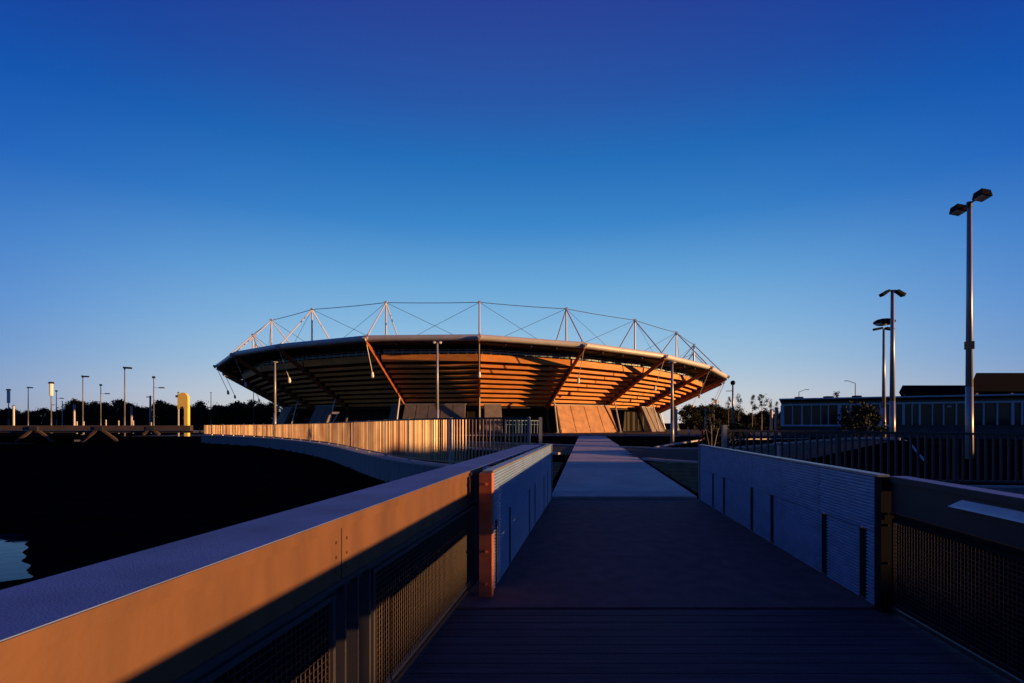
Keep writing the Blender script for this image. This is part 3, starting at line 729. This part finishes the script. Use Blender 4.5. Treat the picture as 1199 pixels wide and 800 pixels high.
for px, w_ in [(916,.38),(928,.09),(939,.14),(950,.07),(961,.07),(970,.10),(983,.34),(996,.16),(1008,.14),(1020,.08),(1031,.20),(1049,.10),(1058,.22),(1068,.08),(1077,.16),(1092,.08),(1105,.1),(1120,.1),(1137,.14),(1152,.1),(1168,.1),(1186,.2),(1197,.12)]:
    s_ = slen(px); pb('mullion' if w_ < .3 else 'column', 'teal', s_-w_/2, s_+w_/2, .03, -.245, 1.43, 3.615)
for s_ in (28,31,34,37,40): pb('mullion', 'teal', s_, s_+.12, .03, -.245, 1.43, 3.615)
for px in (926,968,1112): 
    s_ = slen(px); mb = MB(); c = V(s_,-.1,3.3); mb.ball(c+Vector((0,0,.42 if px < 1000 else .0)), .22, 8, .5); fix(mb.build('ceiling_lamp', 'lens', t), t)
for px in (972,1008,936): mb = MB(); s_ = slen(px); mb.box(V(s_,-4,4.62), .7,.7,.36); fix(mb.build('roof_vent', 'broof', t), t)
def hip(label, y, px0, px1, px2, ye, yt, depth, ext):
    e0 = at(px0, ye, y); tl = at(px1, yt, y); xe = at(px2, yt, y).x+ext
    t2 = empty('roofed_hall', (e0.x, y, 0)); tag(t2, label, 'building')
    mb = MB(); d = depth
    mb.hexa([(e0.x,y-.2,e0.z),(xe,y-.2,e0.z-.02),(xe,y+d,e0.z),(e0.x*(y+d)/y+.6,y+d,e0.z)],[(e0.x,y-.2,e0.z+.18),(xe,y-.2,e0.z+.18),(xe,y+d,e0.z+.18),(e0.x*(y+d)/y+.6,y+d,e0.z+.18)])
    mb.hexa([(e0.x+.05,y,e0.z+.182),(xe-.02,y,e0.z+.182),(xe-.02,y+d-.1,e0.z+.182),(e0.x*(y+d)/y+.65,y+d-.1,e0.z+.182)],[(tl.x,y+1.2,tl.z),(xe-.02,y+1.2,tl.z),(xe-.02,y+d-2,tl.z),(tl.x*(y+d-2)/y+.6,y+d-2,tl.z)])
    fix(mb.build('roof', 'broof', t2), t2)
    mb = MB()
    x = e0.x+1.5
    while x < xe-1: mb.box((x,y+.6,e0.z/2), .3,.3,e0.z-.02); (mb.box((x,y+d-1,e0.z/2), .3,.3,e0.z-.02) if x > e0.x*(y+d)/y+1 else None); x += 4.4
    fix(mb.build('column', 'bwall', t2), t2)
    mb = MB(); x0_ = e0.x*(y+d)/y+1; mb.box(((x0_+xe)/2,y+d/2,e0.z/2-.6), xe-x0_-1,d-3,e0.z-1.2); fix(mb.build('wall', 'bwall', t2), t2)
hip('dark hipped roof hall behind the pavilion, the lower left one', 76, 1052, 1064, 1140, 461.2, 450.6, 12, 6)
hip('dark hipped roof hall behind the pavilion, the taller one at the right edge', 64, 1134, 1153, 1199, 458.5, 435.6, 14, 9)

# ---------------------------------------------------------------- trees
def crown_mesh(seed, h, w, trunk, nclump, nleaf, leaf, shape='round', top=0):
    rnd = random.Random(seed); mb = MB()
    for c in range(nclump):
        u = rnd.random()
        zz = trunk+(h-trunk)*(.1+.85*u)
        env = math.sin(math.pi*min(1,.18+.8*u))**.7 if shape == 'round' else (1-u)*.9+.15
        rr = w/2*env*math.sqrt(rnd.random()); th = rnd.random()*6.283
        cx, cy = rr*math.cos(th), rr*math.sin(th); cr = w*.17*(.6+.7*rnd.random())
        for l in range(nleaf):
            d = Vector((rnd.gauss(0,1), rnd.gauss(0,1), rnd.gauss(0,.75))); d *= cr*.62
            p = Vector((cx,cy,zz))+d; s = leaf*(.6+.8*rnd.random())
            a = Vector((rnd.gauss(0,1), rnd.gauss(0,1), rnd.gauss(0,1))).normalized(); b = a.orthogonal().normalized()
            c_ = a.cross(b)
            mb.poly([p+b*s, p+c_*s*.55, p-b*s, p-c_*s*.55])
    return mb
def trunk_mesh(seed, h, trunk, w, r):
    rnd = random.Random(seed+5); mb = MB(); mb.tube((0,0,-.3),(0,0,trunk), r, r*.75); mb.tube((0,0,trunk),(rnd.uniform(-.2,.2),rnd.uniform(-.2,.2),h*.9), r*.75, r*.2)
    for i in range(7):
        z = trunk+(h-trunk)*(.05+.6*i/7); th = rnd.random()*6.28; L = w*.4*rnd.uniform(.6,1)
        mb.tube((0,0,z),(L*math.cos(th),L*math.sin(th),z+L*.8), r*.35, r*.1, 5)
    return mb
def proto(name, seed, h, w, trunk, nc, nl, leaf, m, bark, shape='round', r=.18):
    t = empty(name); 
    crown_mesh(seed, h, w, trunk, nc, nl, leaf, shape).build('crown', m, t); trunk_mesh(seed, h, trunk, w, r).build('trunk', bark, t)
    return t
wood = [proto('tree', 10+i, 9+.8*(i % 3), 6.5+.9*(i % 2), 1.0 if i != 3 else 1.6, 34, 62, .34, 'leaf', 'bark', 'round' if i % 3 else 'cone') for i in range(6)]
used = set()
def plant(src, x, y, s, rz, label, group, z=-.5, sz=None):
    if src not in used: o = src; used.add(src)
    else: o = copy_tree(src)
    o.location = (x, y, z); o.rotation_euler = (0,0,rz); o.scale = (s, s, sz or s); tag(o, label, 'tree', group); return o
rnd = random.Random(3)
px = -25
while px < 345:
    for row in (0, 1):
        Yc = 185+row*16+rnd.uniform(-6,6); q = px+rnd.uniform(-4,4)+row*5
        if q < 85: top = rnd.uniform(480,486)
        elif q < 100: top = rnd.uniform(470,475)
        else: top = rnd.uniform(472,480)+(1.5 if row else 0)
        h = (HY-top)/F*Yc+2.1; s = h/9.6
        plant(rnd.choice(wood), (q-CX)/F*Yc, Yc, s*rnd.uniform(.85,1.1), rnd.random()*6, 'dark tree in the low treeline beyond the left car park', 'treeline left of the stadium', sz=s)
    px += rnd.uniform(6.5,9.5)
px = 808
while px < 930:
    for row in (0, 1):
        Yc = 180+row*14+rnd.uniform(-5,5); q = px+rnd.uniform(-3,3)+row*5; top = rnd.uniform(475,482) if q < 868 else rnd.uniform(482,487); h = (HY-top)/F*Yc+2.1; s = h/9.6
        plant(rnd.choice(wood), (q-CX)/F*Yc, Yc, s, rnd.random()*6, 'dense dark tree in the low wood right of the stadium', 'low wood right of the stadium', sz=s)
    px += rnd.uniform(5.5,8)
tall = [proto('gum_tree', 40+i, 13, 4.2+.6*i, 7.0-.8*i, 9, 46, .26, 'leafr', 'barkp', 'round', .16) for i in range(3)]
for i, (q, top, w_, lab) in enumerate([(836,466,1.5,'open crowned gum tree nearest the right stadium tip, broad top'),(853,464,.8,'slender gum tree left of the globe lamp post'),(865,461,.85,'slender gum tree directly right of the globe lamp post'),
        (881,462,1.1,'gum tree with stacked leaf clumps between slender and broad ones'),(892,461,1.5,'broadest round headed gum tree left of the pavilion'),(902,468.5,.9,'small gum tree left of the pavilion corner'),(910.5,470,1.0,'small gum tree touching the pavilion corner'),
        (981,457.5,1.3,'lone small treetop showing above the pavilion roof')]):
    Yc = 150; h = (HY-top)/F*Yc+2.1
    o = plant(tall[i % 3], (q-CX)/F*Yc, Yc, h/13*w_*.62, i*1.3, lab, None, sz=h/13)
# shrubs and a sapling near the right wall
sp = proto('sapling', 77, 2.7, 1.3, .9, 12, 40, .07, 'leaf', 'barkp', 'round', .025)
sp.location = (11.3,29,0); tag(sp, 'young sapling with bare pale stems above the end of the right wall', 'tree')
mb = MB()
for dx in (-.25,.0,.28): mb.tube((dx*.3,0,0),(dx*1.6,0,1.6), .022,.012,5)
mb.build('stem', 'barkp', sp)
def shrub(x, y, h, w, lab, seed, name='shrub'):
    t = empty(name, (x,y,hg(x,y)-.05)); tag(t, lab, 'shrub'); crown_mesh(seed, h, w, .1, 22, 60, .11*max(1,h/2)).build('foliage', 'leaf', t)
    mb = MB()
    for i in range(5): mb.tube((0,0,0),(math.cos(i*1.25)*w*.25,math.sin(i*1.25)*w*.25,h*.6), .05,.02,5)
    mb.build('stem', 'bark', t)
shrub(31.3,46,3.0,3.6,'dark bushy shrub in front of the pavilion windows',91)
shrub(16.8,41,1.2,2.2,'low dark shrub behind the red post',92)
shrub(13,33,1.1,1.6,'low shrub at the foot of the young sapling',93)
shrub(22,50,1.5,3,'low shrub by the globe lamp post',94)

# ---------------------------------------------------------------- camera
cam = bpy.data.cameras.new('camera'); co = bpy.data.objects.new('camera', cam); col.objects.link(co); sc.camera = co
co.location = (0,0,EYE); co.rotation_euler = (math.pi/2,0,0)
cam.sensor_width = 36; cam.lens = 36*F/1199; cam.shift_y = (HY-400)/1199; cam.clip_end = 9000; cam.clip_start = .05
# ---------------------------------------------------------------- light
EL = R(3.3); sd = Vector((math.cos(EL)*.976, -math.cos(EL)*.218, math.sin(EL)))
sl = bpy.data.lights.new('sun', 'SUN'); sl.energy = 5.0; sl.angle = R(.5); sl.color = (1,.52,.19)
so = bpy.data.objects.new('sun', sl); col.objects.link(so); so.rotation_euler = sd.to_track_quat('Z','Y').to_euler()
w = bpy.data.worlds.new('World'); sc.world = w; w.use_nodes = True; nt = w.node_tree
bg = nt.nodes['Background']; sk = nt.nodes.new('ShaderNodeTexSky'); sk.sky_type = 'NISHITA'; sk.sun_disc = False
sk.sun_elevation = EL; sk.sun_rotation = R(102.6); sk.ozone_density = 4; sk.dust_density = .3
STR = .1; EXC = 2**-.6
tc = nt.nodes.new('ShaderNodeTexCoord'); sx = nt.nodes.new('ShaderNodeSeparateXYZ'); nt.links.new(tc.outputs['Generated'], sx.inputs[0])
rp = nt.nodes.new('ShaderNodeValToRGB'); nt.links.new(sx.outputs[2], rp.inputs[0])
def lin(h):
    v = [int(h[i:i+2],16)/255 for i in (0,2,4)]; return [c/12.92 if c <= .04045 else ((c+.055)/1.055)**2.4 for c in v]
stops = [(0,'d2ccc8'),(3,'c0cfdc'),(6,'a2c6e2'),(10,'86bae4'),(15,'66a8de'),(21,'3a88d0'),(27,'2472c0'),(32,'2a5eb0'),(38,'3050a4'),(44,'32459a'),(60,'283a86'),(90,'24347a')]
el = rp.color_ramp.elements
while len(el) < len(stops): el.new(.5)
for e, (d, h) in zip(el, stops): e.position = math.sin(R(d)); e.color = (*lin(h), 1)
sc1 = nt.nodes.new('ShaderNodeVectorMath'); sc1.operation = 'SCALE'; sc1.inputs['Scale'].default_value = EXC*.92/STR; nt.links.new(rp.outputs[0], sc1.inputs[0])
sc2 = nt.nodes.new('ShaderNodeVectorMath'); sc2.operation = 'SCALE'; sc2.inputs['Scale'].default_value = .12*EXC; nt.links.new(sk.outputs[0], sc2.inputs[0])
ad = nt.nodes.new('ShaderNodeVectorMath'); ad.operation = 'ADD'; nt.links.new(sc1.outputs[0], ad.inputs[0]); nt.links.new(sc2.outputs[0], ad.inputs[1])
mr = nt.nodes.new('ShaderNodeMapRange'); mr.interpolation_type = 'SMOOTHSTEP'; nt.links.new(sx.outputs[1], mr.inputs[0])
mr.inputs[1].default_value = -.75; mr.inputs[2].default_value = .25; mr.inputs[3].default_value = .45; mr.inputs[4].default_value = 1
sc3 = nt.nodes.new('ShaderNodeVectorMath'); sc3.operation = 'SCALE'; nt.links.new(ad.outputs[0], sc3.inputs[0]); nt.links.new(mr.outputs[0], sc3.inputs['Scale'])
m2 = nt.nodes.new('ShaderNodeMapRange'); m2.interpolation_type = 'SMOOTHSTEP'; nt.links.new(sx.outputs[1], m2.inputs[0])
m2.inputs[1].default_value = .56; m2.inputs[2].default_value = 1.0; m2.inputs[3].default_value = 0; m2.inputs[4].default_value = 1
mx = nt.nodes.new('ShaderNodeMix'); mx.data_type = 'VECTOR'; nt.links.new(m2.outputs[0], mx.inputs[0])
mx.inputs[4].default_value = (.34, .50, .82); mx.inputs[5].default_value = (1.15, 1.06, 1.0)
sc4 = nt.nodes.new('ShaderNodeVectorMath'); sc4.operation = 'MULTIPLY'; nt.links.new(sc3.outputs[0], sc4.inputs[0]); nt.links.new(mx.outputs[1], sc4.inputs[1])
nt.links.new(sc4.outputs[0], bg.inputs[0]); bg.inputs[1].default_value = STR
sc.view_settings.view_transform = 'Standard'; sc.view_settings.look = 'None'; sc.view_settings.exposure = 0.6; sc.view_settings.gamma = 1
sc.view_settings.use_curve_mapping = False
sc.cycles.use_denoising = True
